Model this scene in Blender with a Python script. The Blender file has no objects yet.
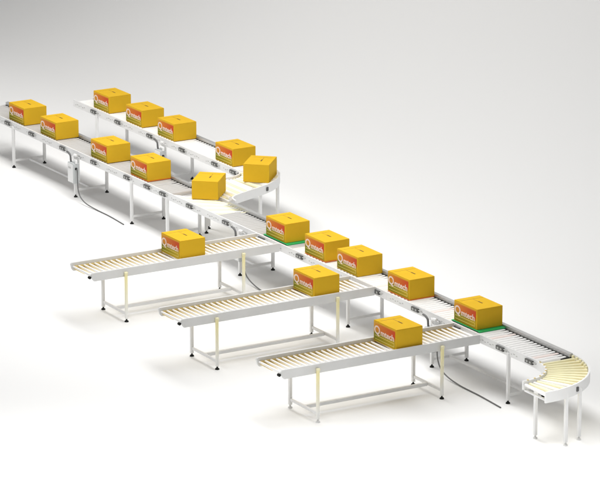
import bpy, bmesh, math, random
from mathutils import Vector, Matrix
random.seed(7)
scn = bpy.context.scene
COL = scn.collection
R = math.radians

# ------------------------------------------------------------------ camera
cam = bpy.data.cameras.new('camera')
cam.sensor_width = 36.0
cam.lens = 3660.54 / 600 * 36
cam.clip_start, cam.clip_end = 1.0, 1000.0
co = bpy.data.objects.new('camera', cam); COL.objects.link(co)
co.location = (44.3498, -26.1959, 15.0359)
co.rotation_euler = (math.pi/2 - 0.2744, 0, 1.0325)
scn.camera = co

# ------------------------------------------------------------------ light
world = bpy.data.worlds.new('World'); scn.world = world
world.use_nodes = True
bg = world.node_tree.nodes['Background']
bg.inputs[0].default_value = (1.0, 1.0, 1.0, 1); bg.inputs[1].default_value = .23

def area(name, loc, target, sx, sy, power, color=(1, 1, 1)):
    l = bpy.data.lights.new(name, 'AREA'); l.shape = 'RECTANGLE'
    l.size, l.size_y, l.energy, l.color = sx, sy, power, color
    o = bpy.data.objects.new(name, l); COL.objects.link(o)
    o.location = loc
    o.rotation_euler = (Vector(target) - Vector(loc)).to_track_quat('-Z', 'Y').to_euler()
    return o
area('overhead_softbox', (-0.4, -0.9, 7.0), (-0.4, -0.9, 0), 15.0, 2.8, 830, (1, .995, .985))
area('backdrop_softbox', (-12.0, -2.0, 9.5), (-12.5, 9, 3.0), 6.0, 3.0, 650, (1, .98, .955))
area('front_softbox', (1.5, -12.5, 8.0), (4.0, -6.5, 0.0), 11.0, 4.0, 500, (1, .995, .985))
fl = area('foreground_fill', (9.1, -4.3, 7.0), (9.1, -4.3, 0), 12.5, 1.8, 330, (1, .995, .985))
fl.rotation_euler = (0, 0, 1.0325); fl.data.spread = R(70)  # added fill lamp, whitens the floor strip nearest the camera

scn.view_settings.view_transform = 'Standard'
scn.view_settings.look = 'None'
scn.view_settings.exposure = 0.0
scn.view_settings.gamma = 1.0

# ------------------------------------------------------------------ materials
def mat(name, col, rough=.5, metal=0.0, spec=.5, noise=0.0, nscale=8.0, bump=0.0, bscale=60.0):
    m = bpy.data.materials.new(name); m.use_nodes = True
    nt = m.node_tree; b = nt.nodes['Principled BSDF']
    b.inputs['Base Color'].default_value = (*col, 1)
    b.inputs['Roughness'].default_value = rough
    b.inputs['Metallic'].default_value = metal
    b.inputs['Specular IOR Level'].default_value = spec
    tc = nt.nodes.new('ShaderNodeTexCoord')
    if noise:
        n = nt.nodes.new('ShaderNodeTexNoise'); n.inputs['Scale'].default_value = nscale
        n.inputs['Detail'].default_value = 5
        nt.links.new(tc.outputs['Object'], n.inputs['Vector'])
        cr = nt.nodes.new('ShaderNodeMixRGB'); cr.blend_type = 'MULTIPLY'; cr.inputs[0].default_value = 1
        cr.inputs[1].default_value = (*col, 1)
        rp = nt.nodes.new('ShaderNodeValToRGB')
        rp.color_ramp.elements[0].position = .3; rp.color_ramp.elements[1].position = .7
        v = 1 - noise; rp.color_ramp.elements[0].color = (v, v, v, 1)
        nt.links.new(n.outputs['Fac'], rp.inputs['Fac'])
        nt.links.new(rp.outputs['Color'], cr.inputs[2])
        nt.links.new(cr.outputs[0], b.inputs['Base Color'])
    if bump:
        n2 = nt.nodes.new('ShaderNodeTexNoise'); n2.inputs['Scale'].default_value = bscale
        bp = nt.nodes.new('ShaderNodeBump'); bp.inputs['Strength'].default_value = bump
        bp.inputs['Distance'].default_value = .004
        nt.links.new(tc.outputs['Object'], n2.inputs['Vector'])
        nt.links.new(n2.outputs['Fac'], bp.inputs['Height'])
        nt.links.new(bp.outputs['Normal'], b.inputs['Normal'])
    return m

M = {}
M['floor'] = mat('studio_floor', (.86, .86, .855), .6, spec=.2)
M['white'] = mat('white_powder_coat', (.82, .82, .815), .35, noise=.05, nscale=3)
M['grey_paint'] = mat('light_grey_paint', (.70, .70, .69), .4, noise=.06, nscale=3)
M['roller_grey'] = mat('grey_roller', (.57, .555, .535), .38, metal=.15, noise=.06)
M['roller_white'] = mat('white_roller', (.90, .89, .875), .35, noise=.05)
M['roller_cream'] = mat('yellow_glow_roller', (.92, .86, .56), .35, noise=.05)  # yellow glow reflected in the curves is put into this colour
M['steel'] = mat('brushed_steel', (.62, .62, .61), .32, metal=.6, noise=.08)
M['gold'] = mat('golden_strip', (.74, .58, .25), .45, noise=.1)
M['black'] = mat('black_rubber', (.012, .013, .012), .7, spec=.2)
M['dark'] = mat('dark_plastic', (.075, .075, .072), .45)
M['lens'] = mat('sensor_window', (.42, .42, .40), .2)
M['slot'] = mat('grey_slot', (.52, .52, .51), .5)
M['green'] = mat('green_belt', (.008, .42, .11), .5, noise=.12)
M['orange'] = mat('orange_reflection', (.80, .20, .04), .5, noise=.1)  # reflection under the boxes, painted as thin orange strips
M['red'] = mat('beam_pink_roller', (.88, .77, .73), .45)  # pink puts the red photo-eye beam into the roller colour
M['yellow_leg'] = mat('pale_yellow_paint', (.88, .80, .45), .4, noise=.05)  # yellow reflection put into the leg colour, fading to white towards the foot
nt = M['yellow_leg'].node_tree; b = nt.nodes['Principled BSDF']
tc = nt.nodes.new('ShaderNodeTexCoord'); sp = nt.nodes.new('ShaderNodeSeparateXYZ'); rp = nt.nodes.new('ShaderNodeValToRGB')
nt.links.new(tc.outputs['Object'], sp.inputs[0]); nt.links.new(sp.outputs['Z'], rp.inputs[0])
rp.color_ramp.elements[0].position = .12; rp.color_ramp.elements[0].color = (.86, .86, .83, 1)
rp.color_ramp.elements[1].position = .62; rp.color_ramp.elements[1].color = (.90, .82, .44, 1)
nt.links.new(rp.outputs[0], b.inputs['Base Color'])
M['card'] = mat('yellow_cardboard', (.71, .435, .027), .62, spec=.03, noise=.07, nscale=5, bump=.12, bscale=140)
M['card_edge'] = mat('fold_line', (.40, .215, .010), .5, spec=.3)
M['slotdark'] = mat('hand_hole', (.13, .065, .006), .8)
M['letter'] = mat('white_print', (.86, .70, .62), .5)
M['line'] = mat('pale_print', (.86, .66, .16), .5)
M['box_grey'] = mat('grey_enclosure', (.52, .54, .54), .4, noise=.05)
M['cable'] = mat('grey_cable', (.12, .12, .12), .5)

def print_mat():
    """the printed panel: red band over the words, olive band under them"""
    m = bpy.data.materials.new('printed_panel'); m.use_nodes = True
    nt = m.node_tree; L = nt.links.new; b = nt.nodes['Principled BSDF']
    b.inputs['Roughness'].default_value = .6
    b.inputs['Specular IOR Level'].default_value = .25
    tc = nt.nodes.new('ShaderNodeTexCoord'); sp = nt.nodes.new('ShaderNodeSeparateXYZ')
    L(tc.outputs['Generated'], sp.inputs[0])
    ru = nt.nodes.new('ShaderNodeValToRGB')
    e = ru.color_ramp.elements
    e[0].position = 0.0; e[0].color = (.67, .33, .024, 1)
    e[1].position = .95; e[1].color = (.60, .065, .012, 1)
    k = ru.color_ramp.elements.new(.30); k.color = (.66, .18, .018, 1)
    L(sp.outputs['X'], ru.inputs[0])
    lo = nt.nodes.new('ShaderNodeValToRGB')
    e = lo.color_ramp.elements
    e[0].position = 0.0; e[0].color = (.20, .22, .012, 1)
    e[1].position = .9; e[1].color = (.52, .37, .016, 1)
    L(sp.outputs['X'], lo.inputs[0])
    rv = nt.nodes.new('ShaderNodeValToRGB')
    e = rv.color_ramp.elements
    e[0].position = .38; e[0].color = (0, 0, 0, 1)
    e[1].position = .56; e[1].color = (1, 1, 1, 1)
    L(sp.outputs['Z'], rv.inputs[0])
    mx = nt.nodes.new('ShaderNodeMixRGB')
    L(rv.outputs[0], mx.inputs[0]); L(lo.outputs[0], mx.inputs[1]); L(ru.outputs[0], mx.inputs[2])
    top = nt.nodes.new('ShaderNodeValToRGB')      # the print fades out into the board at the top edge
    e = top.color_ramp.elements
    e[0].position = .90; e[0].color = (0, 0, 0, 1)
    e[1].position = 1.0; e[1].color = (1, 1, 1, 1)
    L(sp.outputs['Z'], top.inputs[0])
    m2 = nt.nodes.new('ShaderNodeMixRGB'); m2.inputs[2].default_value = (.71, .435, .027, 1)
    L(top.outputs[0], m2.inputs[0]); L(mx.outputs[0], m2.inputs[1])
    L(m2.outputs[0], b.inputs['Base Color'])
    return m
M['print'] = print_mat()

# ------------------------------------------------------------------ mesh helpers
def new_bm(): return bmesh.new()

def box(bm, x0, x1, y0, y1, z0, z1, bev=0.0):
    r = bmesh.ops.create_cube(bm, size=1)
    vs = r['verts']
    bmesh.ops.scale(bm, vec=(x1-x0, y1-y0, z1-z0), verts=vs)
    bmesh.ops.translate(bm, vec=((x0+x1)/2, (y0+y1)/2, (z0+z1)/2), verts=vs)
    if bev:
        es = list({e for v in vs for e in v.link_edges})
        bmesh.ops.bevel(bm, geom=es, offset=bev, segments=2, profile=.5, affect='EDGES')

def cyl(bm, a, b, r0, r1=None, seg=14, caps=True):
    a, b = Vector(a), Vector(b); d = b - a
    r1 = r0 if r1 is None else r1
    q = Vector((0, 0, 1)).rotation_difference(d.normalized()).to_matrix().to_4x4()
    bmesh.ops.create_cone(bm, cap_ends=caps, segments=seg, radius1=r0, radius2=r1, depth=d.length,
                          matrix=Matrix.Translation((a+b)/2) @ q)

def prism(bm, prof, path, closed_prof=True):
    """sweep a profile of (offset to the left, z) along a plan path [(x,y)]"""
    rings = []
    n = len(path)
    for i, (x, y) in enumerate(path):
        p0 = Vector(path[max(i-1, 0)]); p1 = Vector(path[min(i+1, n-1)])
        t = (p1 - p0).normalized(); nrm = Vector((-t.y, t.x))
        rings.append([bm.verts.new((x + nrm.x*o, y + nrm.y*o, z)) for o, z in prof])
    m = len(prof)
    for i in range(n-1):
        for j in range(m):
            bm.faces.new((rings[i][j], rings[i][(j+1) % m], rings[i+1][(j+1) % m], rings[i+1][j]))
    bm.faces.new(rings[0]); bm.faces.new(rings[-1])

def tube(bm, pts, r, seg=8, sub=6):
    """round tube through points, Catmull-Rom smoothed"""
    P = [Vector(p) for p in pts]; out = []
    for i in range(len(P)-1):
        p0 = P[max(i-1, 0)]; p1 = P[i]; p2 = P[i+1]; p3 = P[min(i+2, len(P)-1)]
        for k in range(sub):
            t = k/sub
            out.append(.5*((2*p1) + (p2-p0)*t + (2*p0-5*p1+4*p2-p3)*t*t + (3*p1-p0-3*p2+p3)*t**3))
    out.append(P[-1])
    rings = []; up = Vector((0, 0, 1)); side = None
    for i, c in enumerate(out):
        t = (out[min(i+1, len(out)-1)] - out[max(i-1, 0)]).normalized()
        if side is None:
            side = t.cross(up)
            if side.length < .01: side = t.cross(Vector((1, 0, 0)))
        side = (side - t*side.dot(t)).normalized(); nn = side.cross(t)
        rings.append([bm.verts.new(c + side*math.cos(2*math.pi*j/seg)*r + nn*math.sin(2*math.pi*j/seg)*r) for j in range(seg)])
    for i in range(len(rings)-1):
        for j in range(seg):
            bm.faces.new((rings[i][j], rings[i][(j+1) % seg], rings[i+1][(j+1) % seg], rings[i+1][j]))
    bm.faces.new(rings[0]); bm.faces.new(rings[-1])

def mesh(name, bm, m, smooth=False):
    bmesh.ops.recalc_face_normals(bm, faces=bm.faces)
    me = bpy.data.meshes.new(name); bm.to_mesh(me); bm.free()
    me.materials.append(m)
    if smooth:
        for p in me.polygons: p.use_smooth = True
        try: me.set_sharp_from_angle(angle=R(40))
        except Exception: pass
    return me

def link(name, me, parent=None, loc=(0, 0, 0), rot=0.0):
    o = bpy.data.objects.new(name, me); COL.objects.link(o)
    o.location = loc; o.rotation_euler = (0, 0, rot)
    if parent: o.parent = parent
    return o

def obj(name, bm, m, parent=None, smooth=False, loc=(0, 0, 0), rot=0.0):
    return link(name, mesh(name, bm, m, smooth), parent, loc, rot)

def tag(o, label, cat=None, group=None, kind=None):
    if label: o['label'] = label
    if cat: o['category'] = cat
    if group: o['group'] = group
    if kind: o['kind'] = kind
    return o

def thing(name, label, cat, loc=(0, 0, 0), rot=0.0, group=None):
    o = bpy.data.objects.new(name, None); COL.objects.link(o)
    o.empty_display_size = .2
    o.location = loc; o.rotation_euler = (0, 0, rot)
    return tag(o, label, cat, group)

def copy_tree(src, parent=None):
    c = src.copy(); COL.objects.link(c)
    if parent: c.parent = parent
    for ch in list(src.children): copy_tree(ch, c)
    return c

# ------------------------------------------------------------------ the setting: a white studio sweep
def studio():
    # the floor runs flat past the line, then curves up into a backdrop parallel to it
    prof = [(-60, 0), (-20, 0), (-6, 0), (0, 0), (FL, 0)]
    for k in range(1, 33):
        a = k/32*math.pi/2
        prof.append((FL + RAD*math.sin(a), RAD*(1-math.cos(a))))
    prof += [(FL + RAD, 14), (FL + RAD, 22)]
    bm = new_bm(); rows = []
    for s in range(-12, 13):
        rows.append([bm.verts.new((s*6, d, z)) for d, z in prof])
    for i in range(len(rows)-1):
        for j in range(len(prof)-1):
            bm.faces.new((rows[i][j], rows[i+1][j], rows[i+1][j+1], rows[i][j+1]))
    o = obj('studio_floor', bm, M['floor'], smooth=True)
    for p in o.data.polygons: p.use_smooth = True
    tag(o, 'white seamless studio floor curving up into the backdrop', None, None, 'structure')
FL, RAD = 3.2, 7.0
studio()

# ------------------------------------------------------------------ shared part meshes
LEG_H = .70
def leg_mesh(name, m, top=.70, w=.021):
    bm = new_bm(); box(bm, -w, w, -w, w, .045, top, .004)
    return mesh(name, bm, m)
ME = {}
ME['leg'] = leg_mesh('leg', M['white'])
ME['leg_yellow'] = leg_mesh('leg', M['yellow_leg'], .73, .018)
bm = new_bm(); cyl(bm, (0, 0, 0), (0, 0, .018), .032, .026, 16); cyl(bm, (0, 0, .018), (0, 0, .05), .012, .012, 10)
ME['foot'] = mesh('foot', bm, M['black'], True)

bm = new_bm(); cyl(bm, (0, 0, 0), (0, 0, .018), .032, .026, 16); cyl(bm, (0, 0, .018), (0, 0, .05), .012, .012, 10)
ME['foot_pale'] = mesh('foot', bm, M['grey_paint'], True)  # pale colour carries the foreground fade to white

def roller_mesh(name, m, length, r, neck=0.0, neck_r=.02):
    """roller along +y from 0 to length"""
    bm = new_bm()
    cyl(bm, (0, .006, 0), (0, length-neck-.006, 0), r, r, 18)
    cyl(bm, (0, -.004, 0), (0, .006, 0), .011, .011, 8)
    if neck: cyl(bm, (0, length-neck-.006, 0), (0, length, 0), r*.98, neck_r, 14)
    else: cyl(bm, (0, length-.006, 0), (0, length+.004, 0), .011, .011, 8)
    return mesh(name, bm, m, True)

# photo-eye: dark housing with two pale windows
bm = new_bm(); box(bm, -.085, .085, -.014, .014, -.027, .027, .004)
ME['sensor'] = mesh('sensor', bm, M['dark'])
bm = new_bm(); box(bm, -.055, -.012, -.018, -.0145, -.014, .014, .002); box(bm, .018, .058, -.018, -.0145, -.014, .014, .002)
ME['window'] = mesh('sensor_window', bm, M['lens'])
bm = new_bm(); box(bm, .085, .16, -.008, .008, .0, .014, .003)
ME['plug'] = mesh('sensor_plug', bm, M['lens'])

def add_leg(parent, x, y, m='leg', foot='foot'):
    l = link('leg', ME[m], parent, (x, y, 0))
    link('foot', ME[foot], l)
    return l

def add_sensor(parent, x, y, z=.717, rot=0.0):
    s = link('sensor', ME['sensor'], parent, (x, y, z), rot)
    link('sensor_window', ME['window'], s)
    link('sensor_plug', ME['plug'], s)

def brace(parent, x0, x1, y0, y1, z0, z1, name='cross_brace', m='white'):
    bm = new_bm(); box(bm, x0, x1, y0, y1, z0, z1, .004)
    return obj(name, bm, M[m], parent)

RZ, RR, PITCH = .7098, .0404, .083
ME['r_grey'] = roller_mesh('roller', M['roller_grey'], .466, RR, .030, .026)
ME['r_white'] = roller_mesh('roller', M['roller_white'], .466, RR, .030, .026)
ME['r_red'] = roller_mesh('roller', M['red'], .466, RR, .030, .026)

def slots(parent, x0, x1, y, z=.705):
    """rows of small grey holes punched along the outside of the rail"""
    bm = new_bm(); x = x0 + .10; k = 0
    while x < x1 - .10:
        if k % 9 < 6:
            w = (.012, .022, .016)[k % 3]
            box(bm, x-w, x+w, y-.0022, y+.001, z-.011 + (.012 if k % 2 else 0), z+.004 + (.012 if k % 2 else 0))
        x += .062; k += 1
    return obj('slot_row', bm, M['slot'], parent)

def straight(label, x0, x1, y0, leg_xs, sensor_xs, rollers, group, guide=((None, None),), beams=()):
    """driven straight section; rollers = [(from, to, kind)] in world x"""
    xc = (x0+x1)/2
    t = thing('roller_conveyor', label, 'conveyor', (xc, y0, 0), 0, group)
    a, b = x0-xc+.002, x1-xc-.002
    # near side rail, a channel with an inward lip; dark strip drawn as the gap behind its top edge
    bm = new_bm()
    prof = [(-.290, .655), (-.262, .655), (-.262, .665), (-.280, .665), (-.280, .760), (-.268, .760), (-.268, .770), (-.290, .770)]
    prism(bm, prof, [(a, 0), (b, 0)])
    nr = obj('side_rail', bm, M['white'], t)
    bm = new_bm(); box(bm, a, b, -.2675, -.243, .715, .757)
    obj('dark_gap_strip', bm, M['dark'], t)
    slots(nr, a, b, -.290)
    bm = new_bm(); prism(bm, [(.262, .655), (.290, .655), (.290, .765), (.262, .765)], [(a, 0), (b, 0)])
    obj('side_rail', bm, M['white'], t)
    for g0, g1 in guide:
        g0 = a if g0 is None else g0-xc; g1 = b if g1 is None else g1-xc
        bm = new_bm(); prism(bm, [(.207, .738), (.212, .738), (.234, .760), (.255, .760), (.255, .792), (.207, .786)], [(g0, 0), (g1, 0)])
        obj('guide_rail', bm, M['steel'], t)
        bm = new_bm(); prism(bm, [(.075, .690), (.236, .690), (.236, .738), (.205, .742), (.16, .7405), (.085, .735), (.075, .722)], [(g0, 0), (g1, 0)])
        obj('gap_shade_strip', bm, M['black'], t)  # black strip stands in for the shade between the roller ends
    for r0, r1, kind in rollers:
        n = max(1, round((r1-r0)/PITCH)); p = (r1-r0)/n
        for i in range(n):
            x = r0 + (i+.5)*p
            k = 'r_red' if any(abs(x-q) <= p/2 for q in beams) else kind
            link('roller', ME[k], t, (x-xc, -.259, RZ))
    for x in leg_xs:
        add_leg(t, x-xc, -.287); add_leg(t, x-xc, .277)
        brace(t, x-xc-.014, x-xc+.014, -.265, .255, .100, .135)
    ls = sorted(leg_xs)
    for p, q in zip(ls[::2], ls[1::2]):
        brace(t, p-xc+.0145, q-xc-.0145, -.02, .02, .098, .133, 'long_brace')
    for x in sensor_xs:
        add_sensor(t, x-xc, -.3045)
    return t

G = 'straight roller conveyor sections'
YU = 1.587
# ---- main line, left to right
straight('grey roller conveyor at far left carrying four labelled boxes in a row', -9.5, -3.5, 0,
         [-8.23, -6.03, -4.14], [-8.41, -7.54, -6.44, -5.37, -4.27, -3.61],
         [(-9.49, -3.51, 'r_grey')], G)
t = straight('grey conveyor section where the curved feeder merges in under an unlabelled turned box', -3.5, -.55, 0,
         [-2.99, -.77], [-3.11, -2.27, -1.17],
         [(-3.49, -2.98, 'r_grey'), (-1.54, -.555, 'r_grey')], G, guide=((None, -3.16), (-1.98, None)))
# the skewed rollers of the merge, fanned across the bed
bm = new_bm(); box(bm, -.98, .48, -.242, .20, .660, .668); obj('bed_plate', bm, M['white'], t)
n = 14
for i in range(n):
    f = i/(n-1); x = -2.94 + f*1.27; ang = R(32 + 33*f)
    ln = .49/math.sin(ang)
    ln = min(ln, .80)
    me = roller_mesh('roller', M['roller_cream'] if i % 3 else M['roller_white'], ln, .034)
    link('roller', me, t, (x+2.025, -.256, RZ), ang - math.pi/2)
straight('pale middle conveyor section holding two labelled boxes between the first two spurs', -.55, 3.3, 0,
         [2.28], [-.11, .97, 3.05],
         [(-.545, .62, 'r_grey'), (.62, 3.29, 'r_white')], G, beams=(.70, 2.95))
straight('white conveyor section with black strip shading the roller gaps ending at the lower right curve', 3.3, 7.0, 0,
         [4.46, 6.31], [4.05, 5.08, 6.13, 6.81],
         [(3.31, 6.98, 'r_white')], G, beams=(4.35, 5.75, 6.75))
# ---- upper feeder
straight('upper feeder conveyor behind the main line carrying four labelled boxes', -9.15, -3.6, YU,
         [-8.30, -6.06], [-8.39, -7.54, -6.44, -5.36, -4.3, -3.72],
         [(-9.10, -3.65, 'r_white')], G)

# ------------------------------------------------------------------ curves
def arc(cx, cy, r, a0, a1, n=20):
    return [(cx + r*math.cos(R(a0+(a1-a0)*i/n)), cy + r*math.sin(R(a0+(a1-a0)*i/n))) for i in range(n+1)]

def curve_roller(r_in, r_out, m, rad=.030):
    bm = new_bm(); cyl(bm, (0, r_in+.02, 0), (0, r_out-.02, 0), rad*.72, rad, 16)
    cyl(bm, (0, r_in+.012, 0), (0, r_in+.02, 0), .010, .010, 8); cyl(bm, (0, r_out-.02, 0), (0, r_out-.008, 0), .010, .010, 8)
    return mesh('roller', bm, m, True)

# lower-right curve: centre (7.0,-0.9), 90 degrees, leaving towards the viewer
CC = (7.0, -.9)
t = thing('curved_conveyor', 'empty quarter-turn roller curve at the lower right end of the line', 'conveyor', (*CC, 0))
RI, RO = .60, 1.16
rail_prof = [(-.012, .655), (.012, .655), (.012, .772), (-.012, .772)]
bm = new_bm(); prism(bm, rail_prof, arc(0, 0, RI, 90, -4)); obj('inner_rail', bm, M['white'], t, True)
bm = new_bm(); prism(bm, [(-.012, .640), (.012, .640), (.012, .785), (-.012, .785)], arc(0, 0, RO, 90, -4)); orail = obj('outer_rail', bm, M['white'], t, True)
NR = 15
mes = [curve_roller(RI, RO, M[k], .027) for k in ('roller_cream', 'roller_white')]
for i in range(NR):
    a = 87 - i*(88/(NR-1))
    link('roller', mes[0] if i < 9 or i % 2 else mes[1], t, (0, 0, .722), R(a-90))
bm = new_bm(); prism(bm, [(-.09, .672), (.03, .690), (.03, .694), (-.09, .676)], arc(0, 0, RO-.06, 89, 1)); obj('gold_reflection_strip', bm, M['gold'], t, True)  # added strip, its gold stands in for the glow between the rollers
bm = new_bm()
for k in range(8):
    a = R(84 - k*11.5); c, s = math.cos(a), math.sin(a)
    cyl(bm, ((RI+.002)*c, (RI+.002)*s, .772), ((RI+.002)*c, (RI+.002)*s, .780), .016, .014, 6)
obj('bolt_row', bm, M['gold'], t)
for k in range(6):
    a = R(88 - k*5); c, s_ = math.cos(a), math.sin(a)
    bm = new_bm(); cyl(bm, ((RO-.03)*c, (RO-.03)*s_, .75), ((RO-.03)*c, (RO-.03)*s_, .775), .020, .016, 10)
    obj('guide_wheel', bm, M['roller_cream'], t, True)
a = R(24); bm = new_bm(); box(bm, -.006, .016, -.022, .022, -.03, .03, .006)
obj('bolt_plate', bm, M['dark'], orail, False, ((RO+.012)*math.cos(a), (RO+.012)*math.sin(a), .71), a)
for a, r in ((29, RO-.005), (14, RO-.01), (9, RI+.09)):
    ca, sa = math.cos(R(a)), math.sin(R(a))
    add_leg(t, r*ca, r*sa, foot='foot_pale')
brace(t, .60, 1.10, -.02, .012, .63, .655, 'end_bar')

# upper curve: quarter turn (wider outer rail), then straight down to the merge
CU = (-3.6, 1.0)
t = thing('curved_conveyor', 'roller curve joining the upper feeder to the main line, one turned box on it', 'conveyor', (*CU, 0))
inner = arc(0, 0, .30, 90, 0, 14) + [(.30, -.35), (.30, -.66), (.26, -.71)]
outer = [(0, .875), (.2, .862), (.4, .81), (.62, .69), (.82, .52), (.98, .31), (1.10, .07), (1.20, -.18), (1.30, -.42), (1.38, -.56), (1.48, -.635), (1.62, -.66)]
def smooth(P, sub=5):
    P = [Vector(p) for p in P]; out = []
    for i in range(len(P)-1):
        p0, p1, p2, p3 = P[max(i-1, 0)], P[i], P[i+1], P[min(i+2, len(P)-1)]
        for k in range(sub):
            q = k/sub
            v = .5*((2*p1) + (p2-p0)*q + (2*p0-5*p1+4*p2-p3)*q*q + (3*p1-p0-3*p2+p3)*q**3)
            out.append((v.x, v.y))
    out.append(tuple(P[-1])); return out
bm = new_bm(); prism(bm, [(-.012, .655), (.012, .655), (.012, .772), (-.012, .772)], inner); ir = obj('inner_rail', bm, M['white'], t, True)
bm = new_bm(); prism(bm, [(-.012, .645), (.012, .645), (.012, .785), (-.012, .785)], smooth(outer)); orl = obj('outer_rail', bm, M['white'], t, True)
for i in range(9):
    a = 84 - i*10.5
    ro = .85 + .02*i
    link('roller', curve_roller(.30, ro, M['roller_cream' if i % 2 else 'roller_white'], .034), t, (0, 0, .716), R(a-90))
for i in range(8):
    y = -.075 - i*.078
    xr = 1.10 + .10*(i*.078/.25)
    xr = min(xr, 1.30)
    bm = new_bm(); cyl(bm, (.325, y, .714), (xr-.03, y, .714), .033, .033, 16)
    obj('roller', bm, M['roller_cream' if i % 2 else 'roller_white'], t, True)
a = -.03
bm = new_bm(); box(bm, -.006, .016, -.022, .022, -.03, .03, .006)
obj('bolt_plate', bm, M['dark'], orl, False, (1.045, .225, .715), R(28))
for x, y in ((.62, .66), (1.05, .10), (.53, -.56), (.32, -.4)):
    add_leg(t, x, y)
for x, y, r in ((.115, .30, -20),):
    add_sensor(t, x, y-.035, .717, R(r))

# ------------------------------------------------------------------ spurs
ME['r_spur'] = None
bm = new_bm(); cyl(bm, (-.288, 0, 0), (.292, 0, 0), .0125, .0235, 18)
cyl(bm, (.292, 0, 0), (.300, 0, 0), .011, .011, 8); cyl(bm, (-.298, 0, 0), (-.288, 0, 0), .011, .011, 8)
ME['r_spur'] = mesh('roller', bm, M['roller_white'], True)
bm = new_bm(); cyl(bm, (.3005, 0, 0), (.336, 0, 0), .021, .021, 14)
ME['axle'] = mesh('axle_cap', bm, M['black'], True)
Y0, Y1 = -3.38, -.315
def make_spur(label, x):
    t = thing('spur_conveyor', label, 'conveyor', (x, 0, 0), 0, 'gravity spur conveyors')
    for s in (-1, 1):
        w0, w1 = (.302, .330)
        # channel rail with angled end
        bm = new_bm()
        prof = [(Y0+.015, .690), (Y0+.04, .660), (Y1, .660), (Y1, .785), (Y0+.02, .785), (Y0-.004, .765)]
        vs0 = [bm.verts.new((s*w0, y, z)) for y, z in prof]; vs1 = [bm.verts.new((s*w1, y, z)) for y, z in prof]
        bm.faces.new(vs0); bm.faces.new(vs1)
        for i in range(6): bm.faces.new((vs0[i], vs0[(i+1) % 6], vs1[(i+1) % 6], vs1[i]))
        bmesh.ops.bevel(bm, geom=list(bm.edges), offset=.003, segments=1, affect='EDGES')
        obj('side_rail', bm, M['grey_paint'], t)
    n = 36
    for i in range(n):
        link('roller', ME['r_spur'], t, (0, Y0 + .035 + i*(Y1-Y0-.07)/(n-1), .7285))
    bm = new_bm(); prism(bm, [(.2985, .738), (.290, .738), (.286, .708), (.0, .690), (.0, .686), (.2985, .686)], [(0, Y0+.05), (0, Y1-.03)])
    obj('gold_reflection_strip', bm, M['gold'], t)  # added plate, gold painted for the reflection seen between the rollers
    link('axle_cap', ME['axle'], t, (-.032, Y0-.012, .715))
    for y in (-2.846, -.928):
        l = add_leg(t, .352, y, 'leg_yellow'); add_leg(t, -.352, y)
        brace(t, -.33, .33, y-.013, y+.013, .100, .140)
        bm = new_bm(); box(bm, -.02, .0195, -.022, .022, .692, .722, .004)
        obj('clamp', bm, M['roller_cream'], l, loc=(.004, 0, .012))
    brace(t, -.022, .022, -2.832, -.942, .090, .135, 'long_brace')
    return t
spur = make_spur('leftmost white spur conveyor, highest in the picture, one labelled box on it', .10)
for x, lab in ((2.70, 'middle white spur conveyor of three, one labelled box near its joined end'),
               (5.345, 'front white spur conveyor nearest the viewer, carrying the darkest box')):
    c = copy_tree(spur); c.location.x = x; c['label'] = lab
for l in c.children:                      # free-end feet of the front spur coloured paler for the fade to white
    if l.name.startswith('leg') and l.location.y < -2:
        for f in l.children:
            if f.name.startswith('foot'): f.data = ME['foot_pale']

BL, BD, BH = .562, .409, .284
def X(v): return v + 17 + BL/2
# ------------------------------------------------------------------ green transfer belts; orange strips painted as reflections under boxes
def transfer(x, label, m='green', x0=-.33, x1=.36, h=.015, group='green transfer belts', y0=-.222):
    t = thing('belt_or_glow_strip', label, 'transfer belt', (x, 0, .7507), 0, group)
    bm = new_bm(); box(bm, x0, x1, y0, .200, .0, h, h*.3)
    obj('belt', bm, M[m], t)
    bm = new_bm(); box(bm, x0+.03, x1-.03, y0-.004, y0-.0005, .001, h*.6)
    obj('edge_strip', bm, M['black' if m == 'green' else m], t)
transfer(.135, 'green transfer belt under the box at the first spur')
transfer(5.16, 'bright green transfer belt under the box at the front spur')
for x, lab in ((X(-21.3162), 'painted orange reflection under the last box before the unlabelled merging box'),
               (X(-16.0447), 'painted orange reflection under the box just right of the rear green belt'),
               (X(-13.8089), 'painted orange reflection under the box standing alone on white rollers')):
    transfer(x, lab, 'orange', -.277, .292, .007, 'orange reflections painted under main line boxes', -.206)

# ------------------------------------------------------------------ cardboard boxes
def text_mesh(name, parts, m):
    bm = new_bm()
    for s, size, x, z, bold in parts:
        cu = bpy.data.curves.new('lettering', 'FONT'); cu.body = s; cu.size = size; cu.offset = bold
        cu.extrude = .0012; cu.resolution_u = 5
        to = bpy.data.objects.new('lettering', cu); COL.objects.link(to)
        dg = bpy.context.evaluated_depsgraph_get(); dg.update()
        me = bpy.data.meshes.new_from_object(to.evaluated_get(dg))
        n0 = len(bm.verts); bm.from_mesh(me)
        for v in list(bm.verts)[n0:]:
            v.co = Vector((x + v.co.x, -v.co.z, z + v.co.y))
        bpy.data.objects.remove(to); bpy.data.curves.remove(cu); bpy.data.meshes.remove(me)
    me = bpy.data.meshes.new(name); bm.to_mesh(me); bm.free(); me.materials.append(m)
    return me

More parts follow.
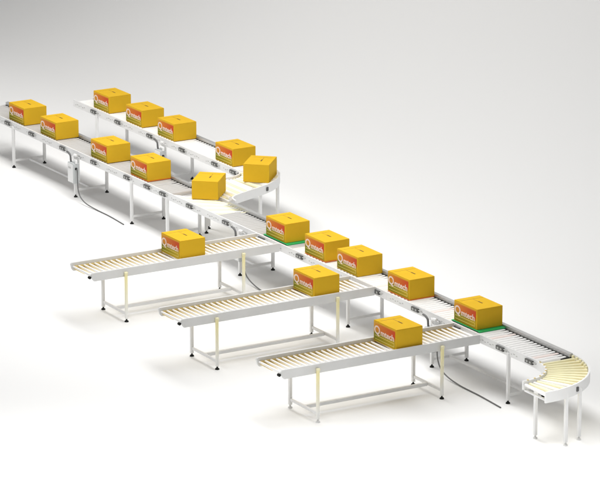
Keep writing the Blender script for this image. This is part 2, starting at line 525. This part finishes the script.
def make_box():
    t = thing('cardboard_box', '', 'box')
    bm = new_bm(); box(bm, -BL/2, BL/2, -BD/2, BD/2, .001, BH-.006, .005)
    obj('carton', bm, M['card'], t)
    sx = -BL/2 + .18*BL                        # the two top flaps meet off centre
    for x0, x1 in ((-BL/2+.001, sx-.003), (sx+.003, BL/2-.001)):
        bm = new_bm(); box(bm, x0, x1, -BD/2+.001, BD/2-.001, BH-.0055, BH, .0025)
        f = obj('top_flap', bm, M['card'], t)
    bm = new_bm(); box(bm, -.040, .060, -.002+.018, .017+.018, BH+.0005, BH+.002)
    obj('hand_hole', bm, M['slotdark'], f)
    bm = new_bm(); box(bm, sx-.0045, sx+.0045, -BD*.36, BD*.36, BH-.001, BH+.0008)
    box(bm, sx+.005, -.041, .022, .030, BH-.001, BH+.0008)
    obj('crease', bm, M['card_edge'], f)
    y = -BD/2
    bm = new_bm(); box(bm, -BL/2+.014, BL/2-.030, y-.0025, y+.002, .016, BH-.014)
    p = obj('printed_panel', bm, M['print'], t)
    me = text_mesh('lettering', [('Q', .160, -BL/2+.018, .112, .0025), ('mtech', .116, -BL/2+.160, .112, .0025)], M['letter'])
    # squeeze the words to the width of the panel
    xs = [v.co.x for v in me.vertices]; x0, x1 = min(xs), max(xs)
    k = (BL*.86)/(x1-x0)
    for v in me.vertices: v.co.x = -BL/2+.022 + (v.co.x-x0)*k; v.co.y += y-.003
    link('lettering', me, p)
    bm = new_bm()
    for z in (.082, .036):
        box(bm, -BL/2+.04, BL/2-.05, y-.0045, y-.001, z, z+.006)
    box(bm, BL/2-.056, BL/2-.05, y-.0045, y-.001, .0425, .0815)
    obj('print_border', bm, M['line'], p)
    return t
proto = make_box()
Z = .7505
GB = 'yellow cardboard boxes'
boxes = [
    (X(-25.5376), 0, Z, 0, 'labelled yellow box at the far left end of the main line'),
    (X(-24.4013), 0, Z, 0, 'labelled yellow box on the main line, second from the far left'),
    (X(-22.6397), 0, Z, 0, 'labelled yellow box on the grey rollers just right of the hanging control box'),
    (X(-21.3162), 0, Z+.0075, 0, 'labelled yellow box on the main line, last before the unlabelled merging box'),
    (-2.59, .218, Z, R(-42), 'turned yellow box without visible print at the merge onto the main line'),
    (X(-17.1472), 0, Z+.0155, 0, 'labelled yellow box on the thin green belt beside the leftmost spur'),
    (X(-16.0447), 0, Z+.0075, 0, 'labelled yellow box just right of the one on the rear green belt'),
    (X(-15.1581), 0, Z, 0, 'labelled yellow box behind the middle spur, close behind another box'),
    (X(-13.8089), 0, Z+.0075, 0, 'labelled yellow box standing alone on white rollers past the middle spur'),
    (X(-12.1328), 0, Z+.0155, 0, 'labelled yellow box on the bright green belt, rightmost of all'),
    (X(-25.5649), YU, Z, 0, 'labelled yellow box at the far left of the upper feeder'),
    (X(-24.4241), YU, Z, 0, 'labelled yellow box on the upper feeder, second from its far end'),
    (X(-23.3401), YU, Z, 0, 'labelled yellow box on the upper feeder above the small control box'),
    (X(-21.4411), YU, Z, 0, 'labelled yellow box on the upper feeder just before its curve'),
    (-3.07, 1.40, Z, R(-43), 'turned yellow box without visible print on the upper curve'),
    (X(-17.1827), .9311-2.858+BD/2, Z, 0, 'labelled yellow box on the leftmost spur'),
    (X(-14.5872), 1.5952-2.858+BD/2, Z, 0, 'labelled yellow box on the middle spur'),
    (X(-11.9406), 1.2587-2.858+BD/2, Z, 0, 'dark sided labelled yellow box on the front spur'),
]
for i, (x, y, z, a, lab) in enumerate(boxes):
    o = proto if i == 0 else copy_tree(proto)
    o.location = (x, y, z); o.rotation_euler = (0, 0, a)
    tag(o, lab, 'box', GB)

# ------------------------------------------------------------------ control boxes and cables
def make_control():
    t = thing('control_box', '', 'control box')
    bm = new_bm(); box(bm, -.10, .10, -.05, .05, -.165, .165, .008); e = obj('enclosure', bm, M['box_grey'], t)
    bm = new_bm(); box(bm, -.088, .088, -.058, -.0505, -.15, .15, .004); obj('door', bm, M['white'], e)
    bm = new_bm(); box(bm, -.06, .02, -.061, -.0585, .07, .10, .001); obj('name_plate', bm, M['slot'], e)
    bm = new_bm(); cyl(bm, (.10, -.005, .08), (.125, -.005, .08), .020, .016, 12); obj('cable_gland', bm, M['black'], e, True)
    bm = new_bm(); tube(bm, [(-.20, -.005, .30), (-.13, -.012, .295), (-.075, -.012, .26), (-.062, -.012, .19), (-.062, -.005, .16)], .016)
    obj('conduit', bm, M['cable'], t, True)
    bm = new_bm(); tube(bm, [(.12, .0, .30), (.06, -.01, .30), (.03, -.015, .26), (.05, -.01, .22), (.10, -.0, .215), (.10, 0, .165)], .020)
    obj('pipe_hook', bm, M['white'], t, True)
    bm = new_bm(); box(bm, -.10, .10, .0505, .065, -.12, .26, .004); obj('mounting_bracket', bm, M['grey_paint'], t)
    return t
ctl = make_control()
for i, (x, y, lab) in enumerate(((-5.93, -.372, 'grey control box hanging below the main line at left, long cable below it'),
                    (-5.95, YU-.372, 'grey control box hanging below the upper feeder'),
                    (-.66, -.372, 'grey control box behind the leftmost spur'),
                    (4.57, -.372, 'grey control box behind the front spur'))):
    o = ctl if i == 0 else copy_tree(ctl)
    o.location = (x, y, .44); tag(o, lab, 'control box', 'control boxes under the rails')
def cable(x, y, label, pts):
    bm = new_bm(); tube(bm, [(.127, -.005, .52), (.155, -.01, .50), (.175, -.02, .38), (.215, -.035, .23), (.31, -.045, .115)] + pts, .0095)
    o = obj('power_cable', bm, M['cable'], None, True, (x, y, 0))
    tag(o, label, 'cable', 'power cables')
tail = [(.50, -.04, .045), (.80, -.02, .014), (1.25, -.02, .0105), (1.79, -.06, .0105)]
cable(-5.93, -.372, 'dark cable curving onto the floor at far left below a control box', tail)
cable(-.66, -.372, 'dark cable looping down beside the yellowish leg of the leftmost spur', [(.50, -.05, .045), (.80, -.07, .014), (1.25, -.10, .0105), (1.8, -.16, .0105)])
cable(4.57, -.372, 'dark cable on the floor at right, running from the front spur leg', [(.50, -.05, .045), (.82, -.06, .014), (1.3, -.07, .0105), (1.86, -.11, .0105)])
cable(-5.95, YU-.372, 'short dark cable hanging from the control box of the upper feeder', [(.42, .0, .04), (.56, .1, .0105)])
